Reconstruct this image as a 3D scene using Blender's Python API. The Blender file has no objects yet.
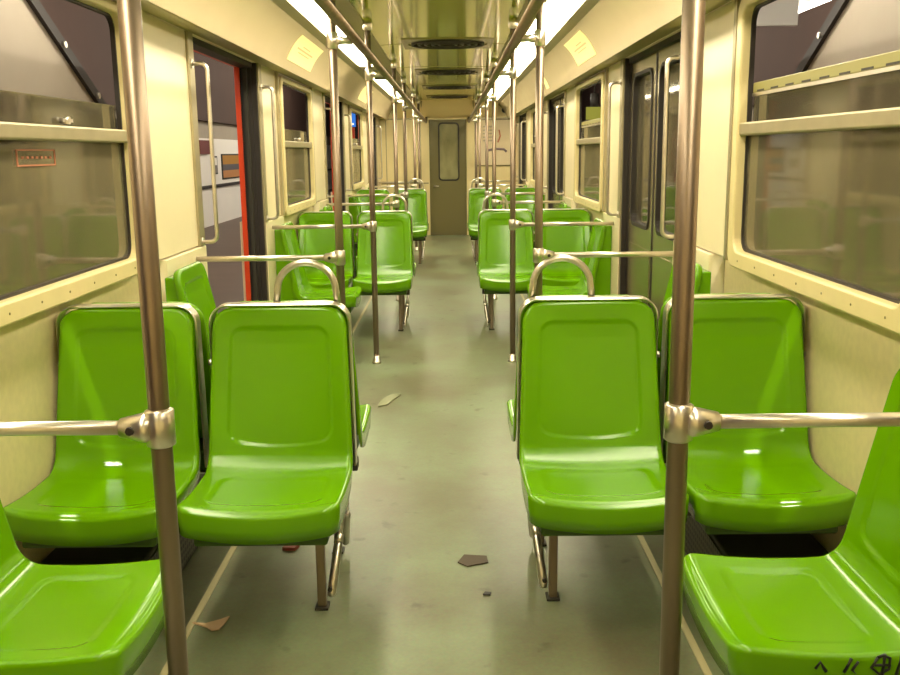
import bpy, bmesh, math, random
from mathutils import Vector, Matrix
random.seed(7)
S = bpy.context.scene
C = S.collection
PI = math.pi

# ------------------------------------------------------------------ materials
def lin(c):
    return tuple((x/12.92 if x <= .04045 else ((x+.055)/1.055)**2.4) for x in c)
def rgb(r, g, b): return lin((r/255, g/255, b/255))

def mat(name, col, rough=.5, metal=0., var=.0, scale=8., bump=0., bscale=60., coat=0., spec=.5, stretch=None, col2=None):
    m = bpy.data.materials.new(name); m.use_nodes = True
    nt = m.node_tree; N = nt.nodes; L = nt.links
    b = N['Principled BSDF']
    b.inputs['Base Color'].default_value = (*col, 1)
    b.inputs['Roughness'].default_value = rough
    b.inputs['Metallic'].default_value = metal
    b.inputs['Specular IOR Level'].default_value = spec
    b.inputs['Coat Weight'].default_value = coat
    b.inputs['Coat Roughness'].default_value = .12
    tc = N.new('ShaderNodeTexCoord'); mp = N.new('ShaderNodeMapping')
    L.new(tc.outputs['Object'], mp.inputs['Vector'])
    if stretch: mp.inputs['Scale'].default_value = stretch
    if var > 0 or col2:
        n = N.new('ShaderNodeTexNoise'); n.inputs['Scale'].default_value = scale; n.inputs['Detail'].default_value = 6
        L.new(mp.outputs['Vector'], n.inputs['Vector'])
        r = N.new('ShaderNodeValToRGB')
        c2 = col2 if col2 else tuple(x*(1-var) for x in col)
        r.color_ramp.elements[0].position = .35; r.color_ramp.elements[0].color = (*c2, 1)
        r.color_ramp.elements[1].position = .65; r.color_ramp.elements[1].color = (*col, 1)
        L.new(n.outputs['Fac'], r.inputs['Fac']); L.new(r.outputs['Color'], b.inputs['Base Color'])
    if bump > 0:
        n2 = N.new('ShaderNodeTexNoise'); n2.inputs['Scale'].default_value = bscale; n2.inputs['Detail'].default_value = 3
        L.new(mp.outputs['Vector'], n2.inputs['Vector'])
        bp = N.new('ShaderNodeBump'); bp.inputs['Strength'].default_value = bump; bp.inputs['Distance'].default_value = .01
        L.new(n2.outputs['Fac'], bp.inputs['Height']); L.new(bp.outputs['Normal'], b.inputs['Normal'])
    return m

def emit(name, col, s):
    m = bpy.data.materials.new(name); m.use_nodes = True
    N = m.node_tree.nodes; N.clear()
    o = N.new('ShaderNodeOutputMaterial'); e = N.new('ShaderNodeEmission')
    e.inputs['Color'].default_value = (*col, 1); e.inputs['Strength'].default_value = s
    m.node_tree.links.new(e.outputs[0], o.inputs[0])
    return m

def glass(name, haze, hazecol, rough=.06):
    """clear pane with a film"""
    m = bpy.data.materials.new(name); m.use_nodes = True
    nt = m.node_tree; N = nt.nodes; L = nt.links; N.clear()
    o = N.new('ShaderNodeOutputMaterial')
    tr = N.new('ShaderNodeBsdfTransparent'); tr.inputs['Color'].default_value = (.86, .86, .82, 1)
    gl = N.new('ShaderNodeBsdfGlossy'); gl.inputs['Roughness'].default_value = rough
    fr = N.new('ShaderNodeFresnel'); fr.inputs['IOR'].default_value = 2.1
    mx = N.new('ShaderNodeMixShader'); L.new(fr.outputs[0], mx.inputs[0]); L.new(tr.outputs[0], mx.inputs[1]); L.new(gl.outputs[0], mx.inputs[2])
    df = N.new('ShaderNodeBsdfDiffuse'); df.inputs['Color'].default_value = (*hazecol, 1)
    tc = N.new('ShaderNodeTexCoord'); n = N.new('ShaderNodeTexNoise'); n.inputs['Scale'].default_value = 5; n.inputs['Detail'].default_value = 5
    mp = N.new('ShaderNodeMapping'); mp.inputs['Scale'].default_value = (1, 1, .5)
    L.new(tc.outputs['Object'], mp.inputs['Vector']); L.new(mp.outputs['Vector'], n.inputs['Vector'])
    mr = N.new('ShaderNodeMapRange'); mr.inputs['From Min'].default_value = .3; mr.inputs['From Max'].default_value = .7
    mr.inputs['To Min'].default_value = haze*.7; mr.inputs['To Max'].default_value = haze*1.25
    L.new(n.outputs['Fac'], mr.inputs['Value'])
    m2 = N.new('ShaderNodeMixShader'); L.new(mr.outputs[0], m2.inputs[0]); L.new(mx.outputs[0], m2.inputs[1]); L.new(df.outputs[0], m2.inputs[2])
    L.new(m2.outputs[0], o.inputs[0])
    return m

M = {}
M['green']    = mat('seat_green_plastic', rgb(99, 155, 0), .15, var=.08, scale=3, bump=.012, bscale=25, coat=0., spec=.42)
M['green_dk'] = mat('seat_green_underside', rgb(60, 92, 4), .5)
M['chrome']   = mat('worn_chrome', rgb(228, 220, 210), .3, 1., var=.12, scale=14)
M['steel']    = mat('brushed_steel_pole', rgb(156, 138, 122), .4, 1., var=.14, scale=10, stretch=(3, 3, .3))
M['alu']      = mat('aluminium_trim', rgb(176, 164, 132), .42, .7, var=.10, scale=12)
M['cream']    = mat('cream_wall_panel', rgb(244, 228, 192), .3, var=.06, scale=2.5, bump=.02, bscale=12, coat=.15)
M['cream_lo'] = mat('cream_lower_wall', rgb(230, 212, 166), .42, var=.07, scale=40, bump=.04, bscale=120)
M['frame']    = mat('window_frame_paint', rgb(222, 204, 152), .38, var=.06, scale=10)
M['cove']     = mat('cove_panel', rgb(196, 178, 142), .25, var=.06, scale=2, coat=.2)
M['band']     = mat('lamp_band_paint', rgb(150, 140, 106), .5)
M['lip']      = mat('cove_lip_shade_olive', rgb(150, 142, 84), .45)  # dark olive paints in the shade on the down-facing soffit
M['ceiling']  = mat('ceiling_laminate', rgb(178, 192, 40), .09, var=.04, scale=2, coat=.35, spec=.6)
M['bulk']     = mat('bulkhead_cream', rgb(244, 222, 164), .45)
M['endwall']  = mat('end_wall_cream', rgb(248, 230, 176), .45, var=.05, scale=3)
M['taupe']    = mat('taupe_door_paint', rgb(118, 110, 70), .25)
M['rubber']   = mat('black_rubber', rgb(38, 30, 26), .55)
M['darkbox']  = mat('dark_heater_metal', rgb(58, 54, 46), .6, .3)
M['doorleaf'] = mat('stainless_door_leaf', rgb(172, 160, 126), .26, .75, var=.08, scale=5, stretch=(1, 1, .2))
M['red']      = mat('orange_red_body_paint', rgb(214, 66, 24), .4)
M['pane']     = glass('clear_window_pane', .16, rgb(150, 140, 112))
M['pane_lo']  = glass('grimy_window_pane', .30, rgb(160, 148, 116), .05)
M['pane_end'] = glass('end_door_pane', .7, rgb(172, 168, 124), .1)  # strong pale haze stands in for light from beyond the door
M['paper']    = mat('cream_notice_paper', rgb(240, 226, 160), .6)
M['print']    = mat('faded_red_print', rgb(216, 172, 116), .6)
M['white']    = mat('white_panel', rgb(236, 230, 222), .5)
M['ink']      = mat('black_ink', rgb(20, 22, 14), .5)
M['lamp']     = emit('fluorescent_diffuser', (1., .905, .64), 23.)
M['tube']     = emit('added_station_tube', (1., .92, .74), 300.)  # glow of the unseen edge lamps added over the platforms
M['dimtube']  = emit('dim_station_tube', (1., .92, .8), 12.)
M['floorstrip'] = mat('floor_joint_strip', rgb(176, 166, 124), .5)

# floor: worn sage linoleum
def floor_mat():
    m = mat('sage_linoleum', rgb(146, 146, 110), .3, bump=.03, bscale=30)
    nt = m.node_tree; N = nt.nodes; L = nt.links; b = N['Principled BSDF']
    tc = N.new('ShaderNodeTexCoord')
    n = N.new('ShaderNodeTexNoise'); n.inputs['Scale'].default_value = 1.6; n.inputs['Detail'].default_value = 8; n.inputs['Roughness'].default_value = .65
    L.new(tc.outputs['Object'], n.inputs['Vector'])
    r = N.new('ShaderNodeValToRGB')
    r.color_ramp.elements[0].position = .36; r.color_ramp.elements[0].color = (*rgb(106, 102, 76), 1)
    r.color_ramp.elements[1].position = .62; r.color_ramp.elements[1].color = (*rgb(120, 132, 98), 1)
    L.new(n.outputs['Fac'], r.inputs['Fac'])
    n3 = N.new('ShaderNodeTexNoise'); n3.inputs['Scale'].default_value = 90; n3.inputs['Detail'].default_value = 3
    L.new(tc.outputs['Object'], n3.inputs['Vector'])
    mx = N.new('ShaderNodeMix'); mx.data_type = 'RGBA'; mx.blend_type = 'OVERLAY'; mx.inputs[0].default_value = .22
    L.new(r.outputs['Color'], mx.inputs[6]); L.new(n3.outputs['Color'], mx.inputs[7])
    hs = N.new('ShaderNodeHueSaturation'); hs.inputs['Saturation'].default_value = .95
    L.new(mx.outputs[2], hs.inputs['Color'])
    # dark scuffs and specks
    n2 = N.new('ShaderNodeTexNoise'); n2.inputs['Scale'].default_value = 9; n2.inputs['Detail'].default_value = 4
    L.new(tc.outputs['Object'], n2.inputs['Vector'])
    r2 = N.new('ShaderNodeValToRGB')
    r2.color_ramp.elements[0].position = .27; r2.color_ramp.elements[0].color = (.55, .48, .42, 1)
    r2.color_ramp.elements[1].position = .36; r2.color_ramp.elements[1].color = (1, 1, 1, 1)
    L.new(n2.outputs['Fac'], r2.inputs['Fac'])
    m3 = N.new('ShaderNodeMix'); m3.data_type = 'RGBA'; m3.blend_type = 'MULTIPLY'; m3.inputs[0].default_value = .8
    L.new(hs.outputs['Color'], m3.inputs[6]); L.new(r2.outputs['Color'], m3.inputs[7])
    L.new(m3.outputs[2], b.inputs['Base Color'])
    rr = N.new('ShaderNodeMapRange'); rr.inputs['To Min'].default_value = .24; rr.inputs['To Max'].default_value = .46
    L.new(n.outputs['Fac'], rr.inputs['Value']); L.new(rr.outputs[0], b.inputs['Roughness'])
    return m
M['floor'] = floor_mat()
# perforated heater front
def perf_mat():
    m = mat('perforated_heater_front', rgb(72, 68, 56), .5, .4)
    nt = m.node_tree; N = nt.nodes; L = nt.links; b = N['Principled BSDF']
    tc = N.new('ShaderNodeTexCoord'); v = N.new('ShaderNodeTexVoronoi'); v.inputs['Scale'].default_value = 45; v.inputs['Randomness'].default_value = 0
    L.new(tc.outputs['Object'], v.inputs['Vector'])
    r = N.new('ShaderNodeValToRGB'); r.color_ramp.interpolation = 'CONSTANT'
    r.color_ramp.elements[0].color = (.012, .01, .008, 1); r.color_ramp.elements[1].position = .33; r.color_ramp.elements[1].color = (*rgb(86, 82, 66), 1)
    L.new(v.outputs['Distance'], r.inputs['Fac']); L.new(r.outputs['Color'], b.inputs['Base Color'])
    return m
M['perf'] = perf_mat()

# ------------------------------------------------------------------ mesh helpers
class MB:
    def __init__(s): s.v = []; s.f = []; s.sm = []
    def add(s, vs, fs, smooth=False):
        o = len(s.v); s.v += [tuple(v) for v in vs]
        s.f += [tuple(i+o for i in f) for f in fs]; s.sm += [smooth]*len(fs)
        return s
    def box(s, x0, x1, y0, y1, z0, z1):
        vs = [(x, y, z) for z in (z0, z1) for y in (y0, y1) for x in (x0, x1)]
        return s.add(vs, [(0, 2, 3, 1), (4, 5, 7, 6), (0, 1, 5, 4), (2, 6, 7, 3), (0, 4, 6, 2), (1, 3, 7, 5)])
    def obox(s, mtx, hx, hy, hz):
        vs = [mtx @ Vector((x*hx, y*hy, z*hz)) for z in (-1, 1) for y in (-1, 1) for x in (-1, 1)]
        return s.add(vs, [(0, 2, 3, 1), (4, 5, 7, 6), (0, 1, 5, 4), (2, 6, 7, 3), (0, 4, 6, 2), (1, 3, 7, 5)])
    def tube(s, pts, r, n=14, caps=True):
        pts = [Vector(p) for p in pts]; rs = r if isinstance(r, (list, tuple)) else [r]*len(pts)
        up = None; rings = []
        for i, p in enumerate(pts):
            t = (pts[min(i+1, len(pts)-1)]-pts[max(i-1, 0)]).normalized()
            if up is None:
                a = Vector((0, 0, 1)) if abs(t.z) < .9 else Vector((1, 0, 0))
                up = (a-t*a.dot(t)).normalized()
            else: up = (up-t*up.dot(t)).normalized()
            sd = t.cross(up)
            rings.append([p+(up*math.cos(2*PI*k/n)+sd*math.sin(2*PI*k/n))*rs[i] for k in range(n)])
        vs = [v for R in rings for v in R]; fs = []
        for i in range(len(pts)-1):
            for k in range(n):
                fs.append((i*n+k, i*n+(k+1) % n, (i+1)*n+(k+1) % n, (i+1)*n+k))
        s.add(vs, fs, True)
        if caps:
            o = len(s.v)-len(vs)
            s.f += [tuple(o+k for k in reversed(range(n))), tuple(o+len(vs)-n+k for k in range(n))]; s.sm += [False, False]
        return s
    def sweep(s, pts, sec, axis):
        """sweep a closed 2D section; sec coords are (along axis, along the in-plane normal)"""
        pts = [Vector(p) for p in pts]; axis = Vector(axis); n = len(sec); vs = []; fs = []
        for i, p in enumerate(pts):
            t = (pts[min(i+1, len(pts)-1)]-pts[max(i-1, 0)]).normalized(); q = t.cross(axis).normalized()
            vs += [p+axis*a+q*b for a, b in sec]
        for i in range(len(pts)-1):
            for k in range(n): fs.append((i*n+k, i*n+(k+1) % n, (i+1)*n+(k+1) % n, (i+1)*n+k))
        fs += [tuple(reversed(range(n))), tuple((len(pts)-1)*n+k for k in range(n))]
        return s.add(vs, fs, False)
    def extr(s, poly, f0, f1):
        """prism between two placements of a 2D polygon; f0(u,v), f1(u,v) give 3D points"""
        n = len(poly)
        vs = [f0(*p) for p in poly]+[f1(*p) for p in poly]
        fs = [tuple(reversed(range(n))), tuple(range(n, 2*n))]+[(i, (i+1) % n, n+(i+1) % n, n+i) for i in range(n)]
        return s.add(vs, fs)
    def frame(s, outer, inner, f0, f1):
        """prism with a hole: outer and inner loops have the same number of points"""
        n = len(outer)
        vs = [f0(*p) for p in outer]+[f0(*p) for p in inner]+[f1(*p) for p in outer]+[f1(*p) for p in inner]
        fs = []
        for i in range(n):
            j = (i+1) % n
            fs += [(i, n+i, n+j, j), (2*n+i, 2*n+j, 3*n+j, 3*n+i), (i, j, 2*n+j, 2*n+i), (n+i, 3*n+i, 3*n+j, n+j)]
        return s.add(vs, fs)
    def build(s, name, m, parent=None, bevel=0., kind=None, label=None, recalc=True):
        me = bpy.data.meshes.new(name); me.from_pydata(s.v, [], s.f)
        for p, q in zip(me.polygons, s.sm): p.use_smooth = q
        if recalc:
            bm = bmesh.new(); bm.from_mesh(me); bmesh.ops.recalc_face_normals(bm, faces=bm.faces); bm.to_mesh(me); bm.free()
        me.materials.append(M[m] if isinstance(m, str) else m)
        o = bpy.data.objects.new(name, me); C.objects.link(o)
        if parent: o.parent = parent
        if bevel:
            b = o.modifiers.new('bevel', 'BEVEL'); b.width = bevel; b.segments = 2; b.limit_method = 'ANGLE'; b.angle_limit = .6
        if kind: o['kind'] = kind
        if label: o['label'] = label
        return o

def rrect(u0, u1, v0, v1, r, n=6):
    out = []
    for cx, cy, a in ((u1-r, v1-r, 0), (u0+r, v1-r, 90), (u0+r, v0+r, 180), (u1-r, v0+r, 270)):
        for k in range(n+1):
            t = math.radians(a+90*k/n); out.append((cx+r*math.cos(t), cy+r*math.sin(t)))
    return out
def arc(c, r, a0, a1, n=10):
    return [(c[0]+r*math.cos(math.radians(a0+(a1-a0)*i/n)), c[1]+r*math.sin(math.radians(a0+(a1-a0)*i/n))) for i in range(n+1)]
def thing(name, label, cat, loc=(0, 0, 0), rz=0., group=None):
    o = bpy.data.objects.new(name, None); C.objects.link(o); o.empty_display_size = .1
    o.location = loc; o.rotation_euler = (0, 0, rz); o['label'] = label; o['category'] = cat
    if group: o['group'] = group
    return o
def tag(o, label, cat, group=None):
    o['label'] = label; o['category'] = cat
    if group: o['group'] = group
    return o
def dup(root, loc, rz, label, group=None):
    r = root.copy(); C.objects.link(r); r.location = loc; r.rotation_euler = (0, 0, rz); r['label'] = label
    if group: r['group'] = group
    for ch in list(root.children):
        c = ch.copy(); C.objects.link(c); c.parent = r
        for g in list(ch.children):
            d = g.copy(); C.objects.link(d); d.parent = c
    return r
def struct(o, label=None):
    o['kind'] = 'structure'
    if label: o['label'] = label
    return o

# ------------------------------------------------------------------ layout of the carriage (metres; +y runs down the car)
P = 4.435
BAY = [2.866+P*i for i in range(3)]            # middle of each seating bay
DOOR = [.648+P*i for i in range(4)]            # middle of each door pair
Y0, Y1 = -.55, 15.54
HD = .72                                       # half a door opening
WX, WU, WO = 1.15, 1.10, 1.25                  # lower wall, upper wall, outer skin
POLE_X = .444
SIDE = {-1: 'left', 1: 'right'}
WHICH = ['nearest', 'middle', 'farthest']

# ------------------------------------------------------------------ floor, ceiling, walls
struct(MB().box(-WO, WO, Y0, Y1, -.06, 0).build('floor', 'floor'), 'worn sage green linoleum floor of the carriage')
for i, s in enumerate((-1, 1)):
    struct(MB().box(min(s*.705, s*.725), max(s*.705, s*.725), Y0, Y1, 0, .004).build('trim_%d' % (i+1), 'floorstrip'),
           'pale joint strip running along the floor on the %s' % SIDE[s])
# ceiling: gently arched laminate
b = MB(); nx = 24; prof = []
for i in range(nx+1):
    x = -.47+.94*i/nx; prof.append((x, 2.15-.012*(abs(x)/.47)**4))
poly = prof+[(.47, 2.3), (-.47, 2.3)]
b.extr(poly, lambda u, v: (u, Y0, v), lambda u, v: (u, Y1-.45, v))
struct(b.build('ceiling', 'ceiling'), 'glossy yellow green arched ceiling')
for k, y in enumerate((5.0, 7.35, 9.3, 11.6)):
    b = MB(); q = [(x, z-.0025) for x, z in prof]; poly = q+[(x, z+.004) for x, z in reversed(prof)]
    b.extr(poly, lambda u, v: (u, y-.004, v), lambda u, v: (u, y+.004, v))
    struct(b.build('trim_%d' % (20+k), 'lip'), 'thin seam across the ceiling panels')
# sloping bulkhead above the end door
b = MB(); poly = [(Y1-.50, 2.14), (Y1-.34, 2.04), (Y1-.12, 1.92), (Y1, 1.885), (Y1, 2.3), (Y1-.50, 2.3)]
b.extr(poly, lambda u, v: (-.80, u, v), lambda u, v: (.80, u, v))
struct(b.build('trim_9', 'bulk'), 'cream bulkhead sloping down above the end door')
b = MB()
for s in (-1, 1):
    b.tube([(s*.40, Y1-.49, 2.13), (s*.44, Y1-.02, 1.885)], .012, 8)
struct(b.build('trim_10', 'alu'), 'slim edging on both sides of the end bulkhead')

COVE = []
for i in range(11):
    t = i/10; p0, p1, p2 = Vector((.815, 2.085)), Vector((.925, 2.01)), Vector((.965, 1.864))
    q = p0*(1-t)**2+p1*2*t*(1-t)+p2*t*t; COVE.append((q.x, q.y))
for i, s in enumerate((-1, 1)):
    sd = SIDE[s]
    # lamp trough band, cove and lip
    b = MB(); poly = [(.47, 2.13), (.565, 2.112), (.565, 2.16), (.755, 2.15), (.755, 2.10), (.815, 2.085), (.85, 2.14), (.82, 2.3), (.47, 2.3)]
    b.extr(poly, lambda u, v: (s*u, Y0, v), lambda u, v: (s*u, Y1, v))
    struct(b.build('trim_%d' % (3+i), 'band'), 'taupe lamp trough along the %s of the ceiling' % sd)
    b = MB(); poly = COVE+[(.975, 1.90), (WO, 1.90), (WO, 2.3), (.825, 2.3)]
    n = len(poly); m = len(COVE)
    vs = [(s*u, Y0, v) for u, v in poly]+[(s*u, Y1, v) for u, v in poly]
    b.add(vs, [(k, k+1, n+k+1, n+k) for k in range(m-1)], True)
    b.add(vs, [tuple(range(n)), tuple(range(n, 2*n))]+[(k, (k+1) % n, n+(k+1) % n, n+k) for k in range(m-1, n)])
    struct(b.build('trim_%d' % (5+i), 'cove'), 'curved beige panel between wall and lamps on the %s' % sd)
    b = MB(); b.extr([(.966, 1.863), (.98, 1.863), (1.125, 1.888), (1.125, 1.905), (.966, 1.905)], lambda u, v: (s*u, Y0, v), lambda u, v: (s*u, Y1, v))
    struct(b.build('trim_%d' % (7+i), 'lip'), 'soffit under the cove with shade painted in olive on the %s' % sd)

    # wall with window and door openings, as one shell
    b = MB()
    def wb(x0, x1, y0, y1, z0, z1): b.box(min(s*x0, s*x1), max(s*x0, s*x1), y0, y1, z0, z1)
    for c in BAY:
        ya, yb = c-P/2+HD, c+P/2-HD
        wb(WX, WO, ya, yb, 0, .94)
        wb(WU, 1.122, ya, c-.82, .94, 1.88); wb(WU, 1.122, c+.58, yb, .94, 1.88)
        wb(1.085, WX, ya, ya+.62, 0, .935); wb(1.085, WX, yb-.62, yb, 0, .935)
    wb(WU, WO, Y0, Y1, 1.88, 1.92)
    wb(WU, WO, Y0, DOOR[0]-HD, 0, 1.88); wb(WU, WO, DOOR[3]+HD, Y1, 0, 1.88)
    struct(b.build('wall_%s' % sd, 'cream', bevel=.004), '%s side wall of cream panels' % sd)
    b = MB()
    for c in BAY: wb(WX-.006, WX, c-.855, c+.855, .0, .925)
    struct(b.build('trim_%d' % (11+i), 'cream_lo'), 'speckled cream panels of the lower wall on the %s' % sd)
    # aluminium door posts and panel edge strips
    b = MB()
    for c in DOOR:
        for q in (-1, 1):
            y0 = c+q*HD; wb(1.088, 1.21, min(y0, y0+q*.085), max(y0, y0+q*.085), 0, 1.882)
    struct(b.build('trim_%d' % (13+i), 'alu', bevel=.004), 'aluminium posts at the door edges on the %s' % sd)
    b = MB()
    for c in BAY:
        for q in (-1, 1): wb(1.080, 1.11, c+(.648 if q > 0 else -.888)-.016, c+(.648 if q > 0 else -.888)+.016, .94, 1.88)
    struct(b.build('trim_%d' % (15+i), 'alu', bevel=.002), 'narrow upright strips beside the windows on the %s' % sd)
    b = MB().box(min(s*1.13, s*1.15), max(s*1.13, s*1.15), Y0, Y1, 0, .05)
# end wall with a doorway, and the near end wall behind the viewer
b = MB()
b.box(-WO, -.30, Y1, Y1+.12, 0, 2.3); b.box(.30, WO, Y1, Y1+.12, 0, 2.3); b.box(-.30, .30, Y1, Y1+.12, 1.86, 2.3)
struct(b.build('wall_end', 'endwall'), 'cream end wall of the carriage')
struct(MB().box(-WO, WO, Y0-.1, Y0, -.06, 2.3).build('wall_near', 'endwall'), 'cream end wall behind the viewer')
b = MB()
for x in (-1.0, -.72, -.44, .44): b.box(x-.006, x+.006, Y1-.006, Y1, .02, 1.86)
b.box(-1.09, -.32, Y1-.008, Y1, 1.865, 1.885); b.box(.32, 1.09, Y1-.008, Y1, 1.865, 1.885); b.box(-1.09, -.32, Y1-.008, Y1, .84, .86)
struct(b.build('trim_17', 'alu'), 'thin panel joints on the end wall')
struct(MB().box(-WO, WO, Y0-.1, Y1+.12, 2.3, 2.36).build('trim_18', 'rubber'), 'roof skin above the ceiling')
# end door
b = MB(); b.frame(rrect(-.30, .30, 0, 1.86, .002, 6), rrect(-.275, .275, .01, 1.835, .002, 6), lambda u, v: (u, Y1-.02, v), lambda u, v: (u, Y1+.1, v))
d = struct(b.build('door_9', 'taupe', bevel=.004), 'taupe end door at the far end of the aisle')
b = MB(); b.frame(rrect(-.275, .275, .01, 1.835, .002, 6), rrect(-.14, .17, .90, 1.80, .05, 6), lambda u, v: (u, Y1+.01, v), lambda u, v: (u, Y1+.05, v)); b.build('door_leaf', 'taupe', d)
b = MB(); b.frame(rrect(-.155, .185, .885, 1.815, .06, 6), rrect(-.135, .165, .905, 1.795, .05, 6), lambda u, v: (u, Y1-.004, v), lambda u, v: (u, Y1+.055, v)); b.build('window_gasket', 'rubber', d)
b = MB(); b.extr(rrect(-.14, .17, .90, 1.80, .05, 6), lambda u, v: (u, Y1+.025, v), lambda u, v: (u, Y1+.031, v)); b.build('window_pane', 'pane_end', d)
b = MB(); b.tube([(-.23, Y1+.01, .80), (-.23, Y1-.03, .80), (-.15, Y1-.03, .80)], .01, 8); b.build('door_handle', 'chrome', d)
b = MB(); b.box(-.26, .26, Y1+.004, Y1+.012, .03, .28); b.build('kick_plate', 'taupe', d)

# ------------------------------------------------------------------ windows
wn = 0
for c in BAY:
    for s in (-1, 1):
        wn += 1; A, B = c-.80, c+.56; Z0, Z1 = .926, 1.86
        X = lambda x: (lambda u, v: (s*x, u, v))
        b = MB(); b.frame(rrect(A-.035, B+.035, Z0, Z1, .05), rrect(A+.025, B-.025, Z0+.060, Z1-.035, .055), X(1.072), X(1.112))
        w = struct(b.build('window_%d' % wn, 'frame', bevel=.008), '%s window on the %s with a yellowish frame' % (WHICH[BAY.index(c)], SIDE[s]))
        b = MB(); b.frame(rrect(A+.016, B-.016, Z0+.050, Z1-.025, .06), rrect(A+.034, B-.034, Z0+.068, Z1-.043, .05), X(1.1035), X(1.119)); b.build('window_gasket', 'rubber', w)
        yi, yj = A+.03, B-.03
        b = MB().box(min(s*1.112, s*1.117), max(s*1.112, s*1.117), yi, yj, .98, 1.415); b.build('lower_pane', 'pane_lo', w)
        top = 1.555 if s > 0 else 1.515
        b = MB().box(min(s*1.123, s*1.127), max(s*1.123, s*1.127), yi, yj, 1.05, top); b.build('sliding_pane', 'pane', w, label='upper pane slid part way down behind the lower one')
        b = MB().box(min(s*1.080, s*1.135), max(s*1.080, s*1.135), A+.005, B-.005, 1.392, 1.437); b.build('window_bar', 'alu', w, bevel=.006)
        if s > 0:
            b = MB().box(1.119, 1.137, yi, yj, 1.538, 1.572)
            b.build('pane_top_rail', 'lip', w, bevel=.003)
            b = MB()
            for k in range(9): b.box(1.1178, 1.1195, yi+.06+k*.14, yi+.13+k*.14, 1.540, 1.546)
            b.build('rail_slot', 'rubber', w)
            b = MB().box(1.117, 1.1215, yi, yj, 1.526, 1.537); b.build('rail_edge', 'chrome', w)
        else:
            b = MB().box(-1.129, -1.121, yi, yj, top, top+.006); b.build('pane_top_rail', 'pane_lo', w)
            b = MB().tube([(-1.135, c+.06, 1.455), (-1.10, c+.06, 1.455)], [.008, .012], 10); b.box(-1.11, -1.105, c+.02, c+.10, 1.45, 1.46); b.build('window_latch', 'chrome', w)
        b = MB()
        for k in range(7):
            y = A+.10+k*(B-A-.2)/6
            b.tube([(s*1.073, y, .955), (s*1.0708, y, .955)], .0035, 8)
        b.build('frame_screws', 'taupe', w)
# red sticker outline on the nearest left window
b = MB(); c = BAY[0]
b.frame([(2.57, 1.322), (2.82, 1.322), (2.82, 1.368), (2.57, 1.368)], [(2.575, 1.326), (2.815, 1.326), (2.815, 1.364), (2.575, 1.364)], lambda u, v: (-1.1095, u, v), lambda u, v: (-1.1122, u, v))
for k in range(7): b.box(-1.1122, -1.1095, 2.60+k*.03, 2.612+k*.03, 1.342, 1.349)
tag(b.build('window_sticker', mat('faded_red_sticker', rgb(168, 100, 72), .6)), 'small red outlined sticker on the nearest left window', 'sticker')

# ------------------------------------------------------------------ doors
dn = 0
for k, c in enumerate(DOOR):
    for s in (-1, 1):
        dn += 1
        def bx(mb, x0, x1, y0, y1, z0, z1): return mb.box(min(s*x0, s*x1), max(s*x0, s*x1), y0, y1, z0, z1)
        b = MB(); bx(b, 1.088, WO+.02, c-HD, c+HD, -.03, .006)
        nm = ['door behind the viewer', 'nearest', 'middle', 'farthest'][k]
        d = struct(b.build('door_%d' % dn, 'alu'), ('%s %s doorway' % (nm, SIDE[s])) + (' standing open' if s < 0 else ' with closed leaves'))
        b = MB()
        for q in (-1, 1):
            y0, y1 = c+q*HD, c+q*(HD-.03); bx(b, 1.13, 1.196, min(y0, y1), max(y0, y1), 0, 1.88)
            y1 = c+q*(HD-.02); bx(b, 1.10, 1.13, min(y0, y1), max(y0, y1), 0, 1.88)
        bx(b, 1.12, 1.19, c-HD, c+HD, 1.85, 1.885)
        b.build('rubber_seal', 'rubber', d)
        if s < 0:
            b = MB()
            for q in (-1, 1):
                y0, y1 = c+q*HD, c+q*(HD-.042); bx(b, 1.195, 1.225, min(y0, y1), max(y0, y1), -.06, 1.88)
            bx(b, 1.195, 1.225, c-HD, c+HD, 1.855, 1.88)
            b.build('outer_edge', 'red', d, label='orange red outer edge of the open doorway')
            b = MB()
            for q in (-1, 1):
                y0, y1 = c+q*(HD-.03), c+q*(HD-.06); bx(b, 1.150, 1.17, min(y0, y1), max(y0, y1), .01, 1.85)
            b.build('leaf_edge', 'darkbox', d, label='dark edge of the door leaf slid into its pocket')
        else:
            for q in (-1, 1):
                ya, yb = (c-HD+.03, c-.012) if q < 0 else (c+.012, c+HD-.03)
                X = lambda x: (lambda u, v: (s*x, u, v))
                ia, ib = ya+.085, yb-.085
                b = MB(); b.frame(rrect(ya, yb, .012, 1.85, .002), rrect(ia, ib, .92, 1.77, .07), X(1.14), X(1.185))
                lf = b.build('door_leaf', 'doorleaf', d, bevel=.004)
                b = MB(); b.frame(rrect(ia-.010, ib+.010, .908, 1.782, .08), rrect(ia+.007, ib-.007, .928, 1.762, .065), X(1.132), X(1.19)); b.build('window_gasket', 'rubber', lf)
                b = MB(); b.extr(rrect(ia, ib, .92, 1.77, .07), X(1.158), X(1.164)); b.build('door_pane', 'pane', lf)
                e0, e1 = (yb, yb+.011) if q < 0 else (ya-.011, ya)
                b = MB(); bx(b, 1.136, 1.19, e0, e1, .012, 1.85); b.build('closing_edge', 'rubber', lf)
                b = MB(); bx(b, 1.136, 1.1405, ya+.04, yb-.04, .06, .80); b.build('lower_panel', 'doorleaf', lf, bevel=.002)

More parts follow.
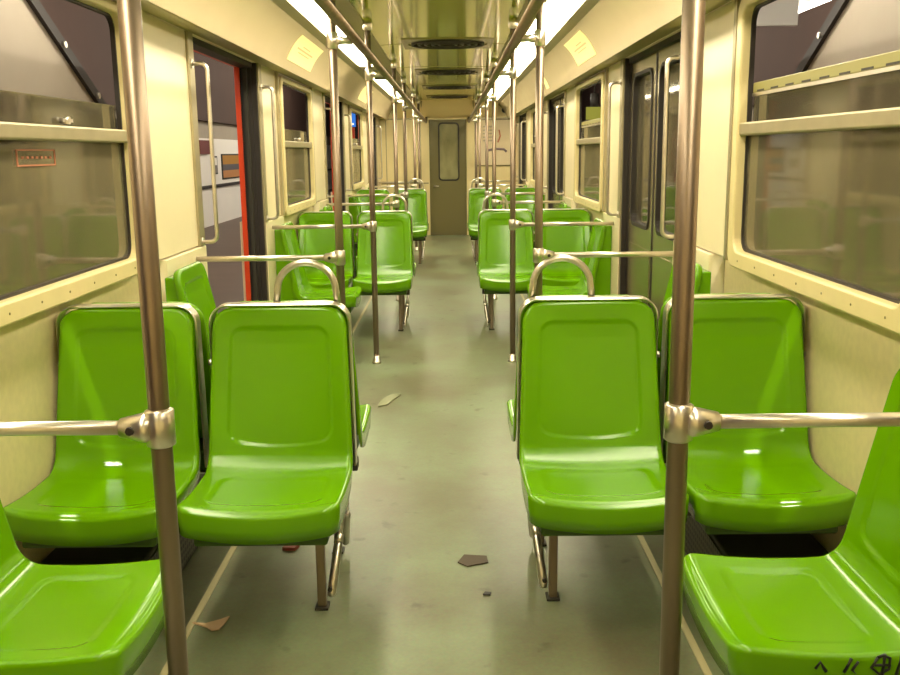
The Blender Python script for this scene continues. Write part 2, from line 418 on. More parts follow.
# ------------------------------------------------------------------ grab handles beside the doors
n = 0
for k, c in enumerate(DOOR):
    for s in (-1, 1):
        for q in (-1, 1):
            if k == 0: continue
            y = c+q*(HD+.05); x = s*1.02; z0, z1 = .955, 1.745
            h = thing('grab_handle', '', 'grab handle', (s*1.088, y, 0), 0, 'chrome grab handles beside the doors')
            h['label'] = 'tall chrome grab handle at the %s edge of the %s %s %s doorway' % ('near' if q < 0 else 'far', WHICH[k-1], 'open' if s < 0 else 'closed', SIDE[s])
            dx = -s*.068; r = .03
            pts = [(0, 0, z0)]+[(dx-(-s)*r+(-s)*r*math.sin(t*PI/16), 0, z0+r-r*math.cos(t*PI/16)) for t in range(9)]
            pts += [(dx-(-s)*r+(-s)*r*math.cos(t*PI/16), 0, z1-r+r*math.sin(t*PI/16)) for t in range(9)]+[(0, 0, z1)]
            MB().tube(pts, .0095, 12).build('grab_bar', 'chrome', h)
            for z in (z0, z1):
                MB().tube([(0, 0, z), (-s*.006, 0, z)], [.02, .02], 14).build('mounting_plate', 'chrome', h)

# ------------------------------------------------------------------ lamps
LB = [5.80+1.478*i for i in range(-4, 7)]
for s in (-1, 1):
    for i in range(len(LB)-1):
        a, e = LB[i]+.012, LB[i+1]-.012
        if s < 0 and i == 6: continue
        if s < 0 and i == 5: e -= .08
        if s > 0 and i == 6: e -= .12
        vis = i-2
        L = thing('ceiling_light', '', 'ceiling light', (s*.662, (a+e)/2, 2.10), 0, 'fluorescent ceiling lamps')
        rank = ['first', 'second', 'third', 'fourth', 'fifth', 'sixth', 'seventh', 'eighth', 'ninth', 'tenth']
        L['label'] = '%s glowing ceiling lamp from the viewer along the %s strip' % (rank[i if not (s < 0 and i > 6) else i-1], SIDE[s])
        hw, hl = .082, (e-a)/2
        b = MB(); poly = rrect(-hw, hw, -hl, hl, .05)
        b.extr(poly, lambda u, v: (u, v, .035-.0*u), lambda u, v: (u, v, .004-s*u*.04))
        b.build('lamp_diffuser', 'lamp', L, bevel=.006)
        for q in (-1, 1):
            y = q*hl; MB().box(-hw, hw, min(y, y+q*.010), max(y, y+q*.010), .0, .05).build('end_cap', 'band', L)

# ------------------------------------------------------------------ poles and rails
PY = []
for i in range(3): PY += [BAY[i]-1.318, BAY[i]+1.318]
PY.append(BAY[2]+3.117)
def pole_label(i, s):
    bay = WHICH[min(i//2, 2)]
    if i == 6: return 'last steel pole %s of the aisle close to the end wall' % SIDE[s]
    return 'steel pole %s of the aisle at the %s end of the %s seats' % (SIDE[s], 'near' if i % 2 == 0 else 'far', bay)
for i, y in enumerate(PY):
    for s in (-1, 1):
        p = thing('vertical_pole', pole_label(i, s), 'pole', (s*POLE_X, y, 0), 0, 'upright poles along the aisle')
        MB().tube([(0, 0, .0), (0, 0, 2.135)], .018, 20).build('pole_tube', 'steel', p)
        MB().tube([(0, 0, 0), (0, 0, .012), (0, 0, .014), (0, 0, .05)], [.03, .03, .022, .021], 18).build('floor_collar', 'chrome', p)
        MB().tube([(0, 0, 2.08), (0, 0, 2.09), (0, 0, 2.12), (0, 0, 2.145)], [.022, .03, .03, .026], 18).build('ceiling_collar', 'chrome', p)
        # arm to the overhead rail
        ar = MB().tube([(0, 0, 1.785), (0, 0, 1.79), (0, 0, 1.85), (0, 0, 1.855)], [.018, .025, .025, .018], 18)
        ar.tube([(-s*.015, 0, 1.82), (-s*.05, 0, 1.82), (-s*.085, 0, 1.82)], [.021, .015, .017], 14)
        ar.build('rail_arm', 'chrome', p)
        # clamp for the waist-high rail
        z = .89
        c = MB().tube([(0, 0, z-.034), (0, 0, z-.030), (0, 0, z+.030), (0, 0, z+.034)], [.018, .0245, .0245, .018], 20)
        c.tube([(s*.012, 0, z), (s*.03, 0, z), (s*.068, 0, z)], [.027, .0255, .0165], 18)
        c = c.build('rail_clamp', 'chrome', p)
        MB().tube([(s*.045, -.021, z), (s*.045, -.0275, z)], [.008, .007], 8).build('clamp_screw', 'rubber', c)
        if i == 6:
            e = 1.08
        x0, x1 = s*(POLE_X+.06), s*1.084
        r = MB().tube([(x0, y, z), (x1, y, z)], .0125, 14).build('waist_rail', 'chrome')
        tag(r, 'chrome rail joining the %s wall and the %s' % (SIDE[s], 'last pole by the end wall' if i == 6 else 'pole %s the %s seats' % ('before' if i % 2 == 0 else 'behind', WHICH[i//2])), 'rail', 'waist high rails')
for s in (-1, 1):
    b = MB().tube([(s*.342, Y0+.02, 1.82), (s*.342, Y1-.15, 1.82), (s*.342, Y1-.06, 1.88), (s*.342, Y1-.02, 1.89)], .0205, 18)
    tag(b.build('overhead_rail', 'steel'), 'long overhead steel rail along the %s of the aisle' % SIDE[s], 'rail', 'overhead rails')

# ------------------------------------------------------------------ seats
def bez(p0, p1, p2, n): return [tuple(p0[k]*(1-t)**2+p1[k]*2*t*(1-t)+p2[k]*t*t for k in (0, 1)) for t in [i/n for i in range(n+1)]]
def seat_profile():
    pts = []
    def line(a, b, n): return [(a[0]+(b[0]-a[0])*i/n, a[1]+(b[1]-a[1])*i/n) for i in range(n)]
    pts += line((-.045, .890), (-.128, .485), 70)
    pts += bez((-.128, .485), (-.139, .434), (-.19, .431), 14)[:-1]
    pts += bez((-.19, .431), (-.33, .424), (-.47, .444), 54)[:-1]
    pts += bez((-.47, .444), (-.483, .445), (-.487, .436), 5)
    return pts
def sdf_rbox(x, y, hx, hy, r):
    qx, qy = abs(x)-hx+r, abs(y)-hy+r
    return math.hypot(max(qx, 0), max(qy, 0))+min(max(qx, qy), 0)-r
def make_shell():
    pr = seat_profile(); n = len(pr); NU = 76
    ss = [0.]
    for i in range(1, n): ss.append(ss[-1]+math.hypot(pr[i][0]-pr[i-1][0], pr[i][1]-pr[i-1][1]))
    T = ss[-1]
    nor = []
    for i in range(n):
        a, b_ = pr[max(i-1, 0)], pr[min(i+1, n-1)]; tx, tz = b_[0]-a[0], b_[1]-a[1]; l = math.hypot(tx, tz)
        nn = (tz/l, -tx/l)                      # points to the sitter
        if nn[0] > 0.2 or nn[1] < -.2: nn = (-nn[0], -nn[1])
        if pr[i][1] < .47 and pr[i][0] < -.30:
            f = min(1, (-pr[i][0]-.30)/.14); nn = (nn[0]*(1-f), nn[1]*(1-f)+f)
        nor.append(nn)
    def hw(i):
        s = ss[i]; t = s/T
        w = .187+.018*min(1, s/.46)
        r = .05
        if s < r: w += -r+math.sqrt(max(0, r*r-(r-s)**2))
        r = .03; e = T-s
        if e < r: w += -r+math.sqrt(max(0, r*r-(r-e)**2))
        return w
    V = []; F = []
    def pt(i, u):
        y, z = pr[i]; w = hw(i); x = u*w; ny, nz = nor[i]; d = 0
        s = ss[i]
        k = min(1, s/.1); k += .5*min(1, max(0, s-.5)/.3)
        d -= .012*(1-u*u)*k
        if z > .47 and y > -.134:                     # pressed panel on the backrest
            hb = (.158-.014*(z-.47)/.38)
            zc0 = .512-.020*(1-(x/.16)**2)
            cz = (zc0+.838)/2; hh = (.838-zc0)/2
            q = sdf_rbox(x, z-cz, hb, hh, .035)
            d -= .0045*(1-min(1, max(0, (q+.003)/.006)))
        elif z < .46 and y < -.18:                   # pressed panel on the pan
            q = sdf_rbox(x, y+.315, .155, .105, .035)
            f = min(1, max(0, (q+.012)/.024)); d -= .003*(1-f*f*(3-2*f))
        return Vector((x, y+ny*d, z+nz*d)), Vector((0, ny, nz))
    us = []
    for j in range(NU+1):
        us.append(-1+2*j/NU)
    top = [[pt(i, u) for u in us] for i in range(n)]
    idx = [[0]*(NU+1) for _ in range(n)]
    for i in range(n):
        for j in range(NU+1): idx[i][j] = len(V); V.append(top[i][j][0])
    for i in range(n-1):
        for j in range(NU): F.append((idx[i][j], idx[i+1][j], idx[i+1][j+1], idx[i][j+1]))
    loop = [(0, j) for j in range(NU+1)]+[(i, NU) for i in range(1, n)]+[(n-1, j) for j in range(NU-1, -1, -1)]+[(i, 0) for i in range(n-2, 0, -1)]
    m = len(loop); pos = [top[i][j][0] for i, j in loop]
    rows = [[idx[i][j] for i, j in loop]]
    R = .012
    offs = [(math.sin(a), 1-math.cos(a)) for a in (PI/8, PI/4, 3*PI/8, PI/2)]
    outs = []
    for k in range(m):
        t = (pos[(k+1) % m]-pos[k-1]).normalized(); nn = top[loop[k][0]][loop[k][1]][1]
        o = t.cross(nn); o = o-nn*o.dot(nn)
        if o.length < 1e-6: o = Vector((1, 0, 0))
        outs.append(o.normalized())
    # orient outward
    cen = sum(pos, Vector())/m
    if sum(outs[k].dot(Vector((pos[k].x, 0, 0))) for k in range(m)) < 0: outs = [-o for o in outs]
    def depth(k):
        i, j = loop[k]; s = ss[i]
        a = .028
        if s > .36: a += (.072-.028)*min(1, (s-.36)/.2)
        if T-s < .06: a = .078
        return a
    for so, sn in offs:
        rows.append([len(V)+k for k in range(m)])
        for k in range(m): V.append(pos[k]+outs[k]*R*so-top[loop[k][0]][loop[k][1]][1]*R*sn)
    last = [Vector(V[q]) for q in rows[-1]]
    for f in (.5, 1.0):
        rows.append([len(V)+k for k in range(m)])
        for k in range(m): V.append(last[k]-top[loop[k][0]][loop[k][1]][1]*(depth(k)-R)*f+outs[k]*-.004*f)
    rows.append([len(V)+k for k in range(m)])      # turned-in edge
    for k in range(m): V.append(Vector(V[rows[-2][k]])-outs[k]*.006)
    for a in range(len(rows)-1):
        for k in range(m): F.append((rows[a][k], rows[a+1][k], rows[a+1][(k+1) % m], rows[a][(k+1) % m]))
    # rear skin
    o = len(V)
    for i in range(n):
        for j in range(NU+1):
            p, q = top[i][j]; V.append(p-q*.014)
    W = NU+1
    for i in range(n-1):
        for j in range(NU): F.append((o+i*W+j, o+i*W+j+1, o+(i+1)*W+j+1, o+(i+1)*W+j))
    b = MB(); b.add(V, F, True); return b

shell_proto = make_shell()
def back_frame():
    b = MB(); hwid = .208; r = .055; zt = .905
    path = [(-hwid-.004, 0, .40)]+[(-hwid+r-r*math.cos(t*PI/20), 0, zt-r+r*math.sin(t*PI/20)) for t in range(11)]
    path += [(hwid-r+r*math.sin(t*PI/20), 0, zt-r+r*math.cos(t*PI/20)) for t in range(11)]+[(hwid+.004, 0, .40)]
    sec = [(.005, -.004), (-.036, -.004), (-.040, 0), (-.036, .004), (.005, .004), (.008, 0)]
    b.sweep([(x, y-.006, z) for x, y, z in path], sec, (0, 1, 0)); return b

protos = {}
def make_seat(kind, label, away=False):
    """kind: aisle_pos / aisle_neg (aisle lies to +x / -x of the seat), wall_pos / wall_neg, side"""
    t = thing('train_seat', label, 'seat', (0, 0, 0), 0)
    if 'shell' in protos:
        sh = bpy.data.objects.new('seat_shell', protos['shell']); C.objects.link(sh); sh.parent = t
    else:
        sh = shell_proto.build('seat_shell', 'green', t); protos['shell'] = sh.data
    sh.cycles.shadow_terminator_geometry_offset = .4; sh.cycles.shadow_terminator_offset = .1
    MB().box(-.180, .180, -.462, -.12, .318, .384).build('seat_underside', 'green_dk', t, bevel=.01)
    if kind != 'side' and not away: back_frame().build('back_frame', 'chrome', t)
    if kind == 'side':
        MB().extr([(-.022, .87), (.0155, .87), (.0155, .37), (-.135, .37), (-.112, .48)], lambda u, v: (-.185, u, v), lambda u, v: (.185, u, v)).build('back_casing', 'green', t, bevel=.006)
        MB().box(-.02, .02, -.40, .0155, .29, .335).build('support_beam', 'darkbox', t)
        b = MB().tube([(0, -.36, .30), (0, .0155, .10)], .013, 10).build('support_strut', 'darkbox', t)
    else:
        a = 1 if kind.endswith('pos') else -1
        MB().box(-.19, .19, -.24, -.19, .285, .325).build('support_beam', 'darkbox', t, bevel=.004)
        MB().tube([(-a*.213, -.02, .727), (-a*.2245, -.02, .727)], .010, 10).build('coupling_bolt', 'chrome', t)
        if kind.startswith('aisle'):
            x = a*.116
            b = MB(); b.box(x-.013, x+.013, -.194, -.168, .006, .335); b.build('leg', 'steel', t, bevel=.004)
            MB().box(x-.02, x+.02, -.205, -.155, 0, .008).build('foot_plate', 'darkbox', t, bevel=.002)
            p0, p1 = Vector((a*.142, -.175, .03)), Vector((a*.175, .0, .30)); m = p0.lerp(p1, .52)
            b = MB().tube([p0, p0.lerp(p1, .04), p0.lerp(p1, .48), m], [.008, .014, .014, .011], 12).tube([m, p1], .009, 10)
            br = b.build('brace', 'chrome', t)
            MB().tube([m-Vector((0, .004, .004)), m+Vector((0, .012, .014))], .015, 12).build('brace_clamp', 'chrome', br)
            MB().tube([p0+Vector((0, -.016, .03)), p0+Vector((0, -.006, .03))], .007, 8).build('brace_bolt', 'darkbox', br)
        else:
            MB().box(min(-a*.18, -a*.225), max(-a*.18, -a*.225), -.26, -.17, .27, .335).build('wall_bracket', 'darkbox', t, bevel=.004)
    return t
def grab_loop(t, a):
    x = a*.077; r = .088
    pts = [(x-r*1.06, .012, .895), (x-r*1.02, .012, .933)]+[(x-r*math.cos(k*PI/16), .012, .943+.082*math.sin(k*PI/16)) for k in range(17)]+[(x+r*1.02, .012, .933), (x+r*1.06, .012, .895)]
    MB().tube(pts, .0105, 14).build('grab_loop', 'chrome', t, label='arched chrome grab handle above the backrest')

GAP = .038
AX = {1: .472, -1: -.461}; WXS = {1: .919, -1: -.921}
base = {}
def place(kind, loc, rz, label, group):
    if kind not in base:
        t = make_seat(kind.replace('_loop', '').replace('_away', ''), label, 'away' in kind)
        if kind.endswith('_loop'): grab_loop(t, 1 if 'pos' in kind else -1)
        base[kind] = t; t.location = loc; t.rotation_euler = (0, 0, rz); t['group'] = group
        return t
    return dup(base[kind], loc, rz, label, group)
for i, c in enumerate(BAY):
    for s in (-1, 1):
        w = WHICH[i]; sd = SIDE[s]
        off = -.045 if (i == 0 and s < 0) else 0.
        g = 'green moulded plastic seats'
        # facing the viewer: for s = +1 the aisle lies at -x
        k1 = 'aisle_neg' if s > 0 else 'aisle_pos'; k2 = 'wall_neg' if s > 0 else 'wall_pos'
        place(k1+'_loop', (AX[s], c-.012+off, 0), 0, 'green aisle seat facing the viewer in the %s %s row, chrome loop above' % (w, sd), g)
        place(k2, (WXS[s], c-.012+off, 0), 0, 'green seat facing the viewer against the %s wall in the %s row' % (sd, w), g)
        k1 = 'aisle_pos' if s > 0 else 'aisle_neg'; k2 = 'wall_pos' if s > 0 else 'wall_neg'
        place(k1+'_away', (AX[s], c+.032+off, 0), PI, 'green aisle seat turned away, back to back with the %s %s row' % (w, sd), g)
        place(k2+'_away', (WXS[s], c+.032+off, 0), PI, 'green seat turned away beside the %s wall, hidden behind the %s row' % (sd, w), g)
        place('side', (s*1.07, c-1.068, 0), PI/2 if s < 0 else -PI/2, 'green sideways seat with its back to the %s wall before the %s row' % (sd, w), g) if not (i == 0 and s > 0) else \
            place('side', (s*1.07, c-1.068, 0), -PI/2, 'green sideways seat at lower right with black scrawl on its edge', g)
        place('side', (s*1.07, c+1.015, 0), PI/2 if s < 0 else -PI/2, 'green sideways seat on the %s wall behind the %s row' % (sd, w), g)
        # heater box under the wall-side seats
        h = thing('under_seat_heater', 'dark perforated heater box on the floor under the %s %s row' % (w, sd), 'heater', (s*.99, c, 0), 0, 'heater boxes under the seats')
        MB().box(-.15, .15, -.42, .42, 0, .20).build('heater_body', 'darkbox', h, bevel=.006)
        MB().box(-.14, .14, -.426, -.42, .02, .185).build('perforated_front', 'perf', h)
        MB().box(-s*.156 if s > 0 else .15, -.15 if s > 0 else .156, -.40, .40, .02, .185).build('perforated_side', 'perf', h)

# scrawl on the front edge of the near right sideways seat
near_right = [o for o in C.objects if o.get('label', '').startswith('green sideways seat at lower right')][0]
b = MB()
def scr(pts, r=.003):
    # seat-local: the near side edge is at local x = +.2275 for the right wall (rotation -90)
    MB().tube([(.2165, p[0], p[1]) for p in pts], r, 6).build('scrawl_stroke', 'ink', near_right, label='stroke of black hand drawn scrawl')
SCR = [[(.722, .404), (.730, .418), (.738, .404), (.742, .398)], [(.775, .396), (.787, .424)],
       [(.80, .418), (.79, .40), (.80, .39), (.815, .40), (.813, .42), (.80, .418)],
       [(.835, .425), (.825, .405), (.84, .392), (.858, .402), (.858, .424), (.845, .43), (.835, .425)], [(.848, .432), (.846, .39)], [(.83, .41), (.86, .41)],
       [(.872, .39), (.878, .425), (.89, .40)]]
for p in SCR: scr([(-(1.07-x), z) for x, z in p])

# ------------------------------------------------------------------ ceiling vents
for k, y in enumerate((7.36, 9.9, 12.2, 14.25)):
    v = thing('ceiling_vent', '%s dark round vent in the ceiling from the viewer' % ['first', 'second', 'third', 'fourth'][k], 'vent', (.04, y, 2.15), 0, 'ceiling vents')
    R = .30
    circ = [(R*math.cos(2*PI*i/40), R*math.sin(2*PI*i/40)) for i in range(40)]
    sq = []
    for x, yy in circ:
        q = max(abs(x), abs(yy))/R; sq.append((x/q*1.12, yy/q*1.12))
    b = MB(); b.frame(sq, circ, lambda u, w: (u, w, -.007), lambda u, w: (u, w, .02)); b.build('vent_frame', 'taupe', v)
    b = MB(); b.extr(circ, lambda u, w: (u, w, .012), lambda u, w: (u, w, .02)); b.build('vent_backing', 'rubber', v)
    b = MB()
    for q in range(5):
        r1, r2 = .06+.05*q, .075+.05*q
        b.frame([(r2*math.cos(2*PI*i/32), r2*math.sin(2*PI*i/32)) for i in range(32)], [(r1*math.cos(2*PI*i/32), r1*math.sin(2*PI*i/32)) for i in range(32)], lambda u, w: (u, w, -.016), lambda u, w: (u, w, .012))
    b.build('vent_grille', 'rubber', v)

# ------------------------------------------------------------------ notices on the coves and the end wall
def cove_sheet(s, y0, y1, t0, t1, label, lines):
    N = 8; pts = []
    for i in range(N+1):
        t = t0+(t1-t0)*i/N; j = min(int(t*10), 9); f = t*10-j
        p = Vector(COVE[j]).lerp(Vector(COVE[j+1]), f); d = (Vector(COVE[j+1])-Vector(COVE[j])).normalized(); nrm = Vector((-abs(d.y), -abs(d.x)))
        pts.append((p, nrm))
    b = MB()
    vs = []
    for e in (.003, .0006):
        for y in (y0, y1):
            for p, q in pts: vs.append((s*(p.x+q.x*e), y, p.y+q.y*e))
    K = N+1; fs = []
    for i in range(N):
        fs += [(i, i+1, K+i+1, K+i), (2*K+i, 3*K+i, 3*K+i+1, 2*K+i+1), (i, 2*K+i, 2*K+i+1, i+1), (K+i, K+i+1, 3*K+i+1, 3*K+i)]
    fs += [(0, K, 3*K, 2*K), (N, 2*K+N, 3*K+N, K+N)]
    b.add(vs, fs, False)
    o = thing('notice', label, 'notice', (0, 0, 0), 0, 'pale notices on the coves')
    o.location = (s*.95, (y0+y1)/2, 1.97)
    sh = b.build('notice_sheet', 'paper', o); off = Vector(o.location)
    for v in sh.data.vertices: v.co -= off
    b = MB()
    for a, w0, w1, th in lines:
        i = a*N; j = min(int(i), N-1); p = pts[j][0].lerp(pts[j+1][0], i-j); q = pts[j][1]
        d = Vector((-q.y, q.x))
        ya, yb = y0+(y1-y0)*w0, y0+(y1-y0)*w1
        for e, in ((0,),):
            c0 = p+q*.0034-d*th; c1 = p+q*.0034+d*th; c2 = p+q*.0028-d*th; c3 = p+q*.0028+d*th
            b.add([(s*c0.x, ya, c0.y), (s*c1.x, ya, c1.y), (s*c1.x, yb, c1.y), (s*c0.x, yb, c0.y), (s*c2.x, ya, c2.y), (s*c3.x, ya, c3.y), (s*c3.x, yb, c3.y), (s*c2.x, yb, c2.y)],
                  [(0, 1, 2, 3), (7, 6, 5, 4), (0, 4, 5, 1), (1, 5, 6, 2), (2, 6, 7, 3), (3, 7, 4, 0)])
    pr = b.build('faded_print', 'print', o)
    for v in pr.data.vertices: v.co -= off
LN = [(.34, .3, .6, .004), (.48, .15, .8, .007), (.6, .25, .7, .004)]
cove_sheet(-1, 5.98, 6.95, .14, .80, 'pale yellow notice on the left cove, nearest to the viewer', LN)
cove_sheet(-1, 10.4, 11.4, .2, .8, 'pale yellow notice on the left cove, farther along', [])
cove_sheet(1, 5.92, 6.75, .14, .80, 'pale yellow notice with reddish print on the right cove, nearest to the viewer', LN)
cove_sheet(1, 8.75, 8.98, .25, .85, 'narrow pale sheet on the right cove beyond the pole', [])
# map board on the end wall
o = thing('map_board', 'white framed map board with reddish and purple print on the end wall', 'map', (.75, Y1, 1.13))
MB().box(-.26, .26, -.014, 0, 0, .72).build('board', mat('map_paper', rgb(236, 218, 186), .5), o)
for z in (.715, -.02): MB().box(-.275, .275, -.02, 0, z, z+.02).build('frame_strip', 'taupe', o)
b = MB(); b.tube([(-.14, -.015, .22), (.0, -.015, .26), (.16, -.015, .25), (.20, -.015, .21)], .018, 6); b.tube([(-.02, -.015, .20), (.02, -.015, .30)], .016, 6)
b.build('purple_print', mat('purple_print', rgb(150, 128, 140), .6), o)
b = MB()
for k in range(5): b.box(-.18, -.02, -.0155, -.014, .38+.055*k, .40+.055*k)
b.build('grey_print', mat('grey_print', rgb(176, 160, 136), .6), o)
b = MB(); b.tube([(.06, -.015, .36), (.10, -.015, .46), (.08, -.015, .56)], .012, 6); b.build('red_print', mat('red_print', rgb(206, 130, 100), .6), o)
o = thing('wall_speaker', 'small dark round speaker high on the end wall at the right', 'speaker', (.92, Y1, 2.0))
MB().tube([(0, 0, 0), (0, -.02, 0)], .045, 20).build('speaker_body', 'darkbox', o)
MB().tube([(0, -.02, 0), (0, -.026, 0)], [.036, .03], 20).build('speaker_grille', 'rubber', o)

# ------------------------------------------------------------------ litter on the floor
def scrap(name, label, cat, loc, poly, m, h=.004, curl=0.):
    b = MB(); b.extr(poly, lambda u, v: (u, v, .0015+curl*(u*u+v*v)), lambda u, v: (u, v, .0015+h+curl*(u*u+v*v)))
    o = b.build(name, m); o.location = loc; tag(o, label, cat); return o
scrap('dark_scrap', 'dark brown flat diamond shaped scrap lying in the middle of the aisle', 'litter', (.118, 2.945, 0), [(-.052, -.018), (-.02, -.05), (.05, -.02), (.046, .03), (-.03, .042)], mat('dark_scrap_paper', rgb(78, 64, 48), .7), .003)
scrap('paper_scrap', 'crumpled pinkish paper scrap on the floor beside the near left pole', 'litter', (-.652, 2.51, 0), [(-.055, .0), (-.02, .012), (.02, .03), (.046, .034), (.036, .0), (.03, -.034), (.008, -.03), (-.01, -.008)], mat('pink_paper', rgb(196, 164, 128), .8), .004, 4.)
scrap('wrapper_scrap', 'tiny reddish wrapper on the floor under the near left aisle seat', 'litter', (-.515, 3.06, 0), [(-.025, -.02), (.02, -.025), (.03, .01), (-.01, .03)], mat('red_wrapper', rgb(150, 76, 56), .6), .012)
scrap('clear_wrapper', 'pale clear plastic wrapper on the aisle floor past the left seats', 'litter', (-.30, 5.02, 0), [(-.05, -.13), (.0, -.09), (.02, .0), (.06, .12), (.02, .14), (-.03, .05), (-.05, -.03)], mat('pale_film', rgb(150, 150, 122), .25), .006)
scrap('dry_leaf', 'tiny dark speck of litter near the diamond shaped scrap', 'litter', (.155, 2.70, 0), [(-.012, -.008), (.01, -.01), (.014, .006), (-.006, .01)], 'rubber')

# ------------------------------------------------------------------ the station outside
M['plat']  = mat('platform_floor', rgb(100, 80, 70), .5, var=.12, scale=2)
M['plwall'] = mat('station_wall_pale', rgb(232, 226, 218), .6, var=.05, scale=1)
M['pldark'] = mat('station_brown', rgb(74, 52, 44), .8, var=.1, scale=1)
M['plgrey'] = mat('stair_flank_grey', rgb(158, 146, 130), .7, var=.06, scale=2)
for i, s in enumerate((-1, 1)):
    sd = SIDE[s]
    def bs(x0, x1, y0, y1, z0, z1, mb=None): return (mb or MB()).box(min(s*x0, s*x1), max(s*x0, s*x1), y0, y1, z0, z1)
    struct(bs(1.36, 4.9, -6, 44, -.3, -.03).build('floor_platform_%s' % sd, 'plat'), 'dull brown platform floor on the %s' % sd)
    struct(bs(4.7, 4.9, -6, 44, -.03, .70).build('wall_platform_%s' % sd, 'plwall'), 'pale lower wall of the %s platform' % sd)
    struct(bs(4.66, 4.9, -6, 44, .70, .76).build('trim_%d' % (30+i), 'rubber'), 'dark rail along the %s platform wall' % sd)
    struct(bs(4.7, 4.9, -6, 44, .76, 1.66).build('trim_%d' % (32+i), 'white'), 'white panels along the %s platform wall' % sd)
    struct(bs(4.72, 4.9, -6, 44, 1.66, 1.98).build('trim_%d' % (34+i), 'plgrey'), 'grey band above the panels of the %s platform wall' % sd)
    struct(bs(4.6, 4.9, -6, 44, 1.98, 3.6).build('wall_upper_platform_%s' % sd, 'pldark'), 'dark brown upper wall of the %s platform' % sd)
    struct(bs(1.45, 4.9, -6, 44, 3.5, 3.6).build('ceiling_platform_%s' % sd, 'pldark'), 'dark brown ceiling over the %s platform' % sd)
    # staircase flank
    t = thing('staircase', 'grey staircase with dark sloping edge outside the %s window' % ('near left' if s < 0 else 'near right'), 'staircase', (s*2.6, 9.6, -.03))
    sl = -.557; zc = lambda y: 1.90-.557*(y-7.0)+.03       # dark stringer's middle line (local z is +.03)
    def pan(poly, x0, x1, name, m, lab=None):
        b = MB(); b.extr(poly, lambda u, v: (s*x0, u-9.6, v), lambda u, v: (s*x1, u-9.6, v)); return b.build(name, m, t, label=lab)
    yA, yB = 3.6, 7.0+1.93/.557
    yT = 7.0-(3.44-1.93)/.557
    pan([(yT, 3.395), (9.5, zc(9.5)-.045), (9.5, zc(9.5)+.045), (yT, 3.485)], -.03, .10, 'coping', 'rubber', 'dark sloping edge of the flank')
    pan([(2.0, 0), (9.46, 0), (9.46, zc(9.46)-.04), (yT, 3.40), (2.0, 3.40)], 0, .08, 'flank', 'plgrey', 'pale grey side of the stairs')
    b = MB()
    for y in (6.0, 6.65, 7.2): MB().tube([(-s*.03, y-9.6, zc(y)), (-s*.045, y-9.6, zc(y))], .022, 10).build('bolt', 'chrome', t)
    # unseen edge lamps added to brighten stairs and platform, then the visible tube
    for k, y in enumerate((1.0, 6.0, 11., 16., 21., 26.)):
        L = thing('added_edge_lamp', 'added unseen tube lamp over the edge of the %s platform, %s from the viewer' % (sd, ['first', 'second', 'third', 'fourth', 'fifth', 'sixth'][k]), 'lamp', (s*1.95, y, 3.30), 0, 'added platform edge lamps')
        MB().tube([(0, -.6, 0), (0, .6, 0)], .03, 10).build('glowing_tube', 'tube', L)
        MB().box(-.06, .06, -.65, .65, .03, .08).build('lamp_housing', 'white', L)
        MB().tube([(0, 0, .08), (0, 0, .20)], .01, 8).build('hanging_rod', 'darkbox', L)
    for k, y in enumerate((9.85,) if s > 0 else ()):
        L = thing('tube_lamp', 'white tube lamp glimpsed through the top of the near right window', 'lamp', (s*3.72, y, 2.76), 0, 'platform tube lamps')
        MB().tube([(0, -.5, 0), (0, .5, 0)], .025, 10).build('glowing_tube', 'dimtube', L)
        MB().box(-.06, .06, -.55, .55, .025, .08).build('lamp_housing', 'white', L)
        MB().tube([(0, 0, .08), (0, 0, .74)], .01, 8).build('hanging_rod', 'darkbox', L)
# posters on the left platform wall
def poster(y0, y1, z0, z1, label, cols):
    o = thing('poster', label, 'poster', (-4.7, (y0+y1)/2, z0)); hl = (y1-y0)/2; H = z1-z0
    MB().box(0, .02, -hl, hl, 0, H).build('poster_frame', 'darkbox', o)
    z = .03
    for nm, m, f in cols:
        MB().box(.02, .024, -hl+.05, hl-.05, z, z+f*(H-.06)).build(nm, m, o); z += f*(H-.06)
poster(19.7, 21.9, .84, 1.36, 'brown and ochre landscape poster on the platform wall beyond the open left doorway',
       [('ground_picture', mat('poster_tan', rgb(176, 122, 72), .6), .33), ('lake_picture', mat('poster_slate', rgb(84, 80, 84), .6), .27), ('sky_picture', mat('poster_ochre', rgb(168, 118, 42), .6), .4)])
poster(18.85, 19.3, .96, 1.32, 'small grey notice beside the brown landscape poster on the platform wall', [('notice_picture', mat('poster_grey', rgb(120, 112, 108), .6), .5), ('notice_heading', 'white', .5)])
o = thing('red_sign', 'small dark red sign at the left edge of the open doorway view', 'sign', (-4.66, 18.25, 1.36)); MB().box(-.04, .02, -.35, .35, 0, .26).build('sign_face', mat('dark_red', rgb(100, 34, 30), .6), o)
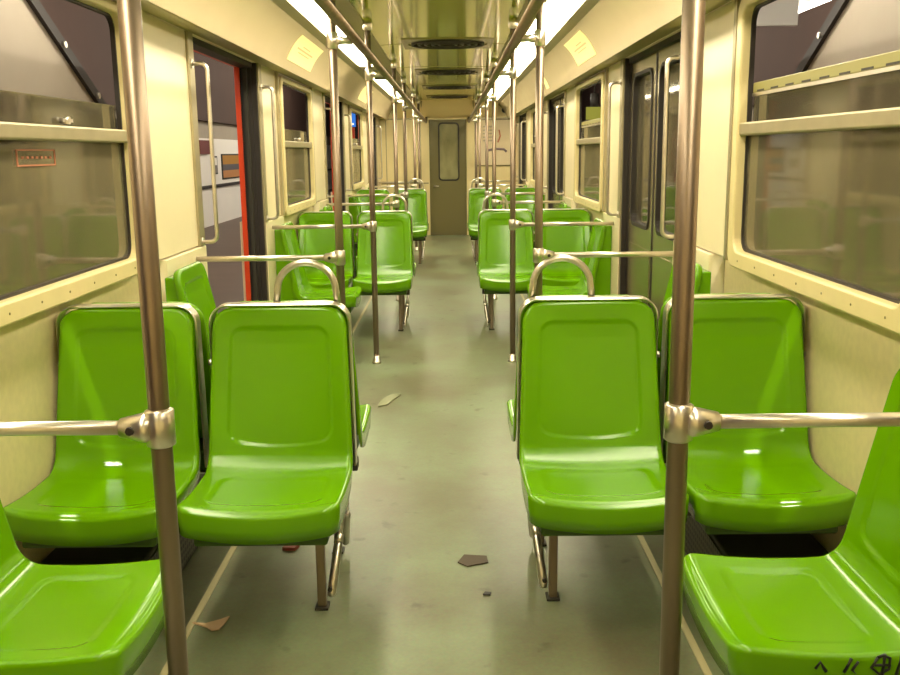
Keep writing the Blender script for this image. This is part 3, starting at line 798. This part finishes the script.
# hanging signs
o = thing('blue_sign', 'lit blue sign hanging over the platform, seen through a far left window', 'sign', (-2.62, 25.5, 2.03))
MB().box(-.14, .14, -.05, .05, 0, .36).build('sign_box', emit('blue_sign_light', (.06, .26, .9), .8), o)
MB().box(-.10, .10, -.052, -.05, .05, .09).build('sign_writing', emit('white_sign_light', (1, 1, 1), 1.5), o)
MB().box(-.11, .11, -.02, .02, -.8, -.02).build('red_banner', 'red', o)
MB().tube([(0, 0, .36), (0, 0, 1.47)], .02, 8).build('hanging_rod', 'darkbox', o)
o = thing('yellow_sign', 'yellow green hanging sign seen through the middle right window', 'sign', (3.55, 23.5, 2.08))
MB().box(-.20, .20, -.04, .04, 0, .30).build('sign_face', emit('yellow_sign_light', (.55, .52, .08), .55), o)
MB().tube([(0, 0, .30), (0, 0, .62)], .10, 10).build('sign_bracket', 'darkbox', o)
MB().tube([(0, 0, .62), (0, 0, 1.42)], .02, 8).build('hanging_rod', 'darkbox', o)
o = thing('white_sign', 'blank white back of a hanging sign outside the near right window', 'sign', (3.02, 9.1, 2.46))
MB().box(-.16, .25, -.03, .03, 0, .5).build('sign_panel', 'white', o)
b = MB(); b.tube([(0, .0, .5), (0, .0, 1.04)], .015, 8); b.build('hanging_rod', 'darkbox', o)

# ------------------------------------------------------------------ world, camera
W = bpy.data.worlds.new('World'); S.world = W; W.use_nodes = True
bg = W.node_tree.nodes['Background']; bg.inputs[0].default_value = (.32, .22, .16, 1); bg.inputs[1].default_value = .05

F, TH, YA, RO, H, CX = 938.14, .1953, -.0040, -.0118, 1.3476, .0609
def ray(u, v):
    u -= 450; v -= 337.5
    c, s = math.cos(-RO), math.sin(-RO); u, v = c*u-s*v, s*u+c*v
    x, dep, up = u/F, 1, -v/F
    c, s = math.cos(-TH), math.sin(-TH); y, z = c*dep-s*up, s*dep+c*up
    c, s = math.cos(-YA), math.sin(-YA); return Vector((c*x-s*y, s*x+c*y, z))
fw = ray(450, 337.5).normalized(); rt = (ray(451, 337.5)-ray(450, 337.5)).normalized(); up = (ray(450, 336.5)-ray(450, 337.5)).normalized()
cam = bpy.data.cameras.new('camera'); co = bpy.data.objects.new('camera', cam); C.objects.link(co)
mt = Matrix((rt, up, -fw)).transposed().to_4x4(); mt.translation = Vector((CX, 0, H)); co.matrix_world = mt
cam.sensor_width = 36; cam.lens = F/900*36; cam.clip_start = .05; cam.clip_end = 200
S.camera = co
vs = S.view_settings
vs.view_transform = 'Standard'; vs.look = 'None'; vs.gamma = 1; vs.use_curve_mapping = False; vs.exposure = 0.
S.cycles.max_bounces = 8; S.cycles.diffuse_bounces = 2; S.cycles.glossy_bounces = 4; S.cycles.transparent_max_bounces = 16
S.cycles.sample_clamp_indirect = 6
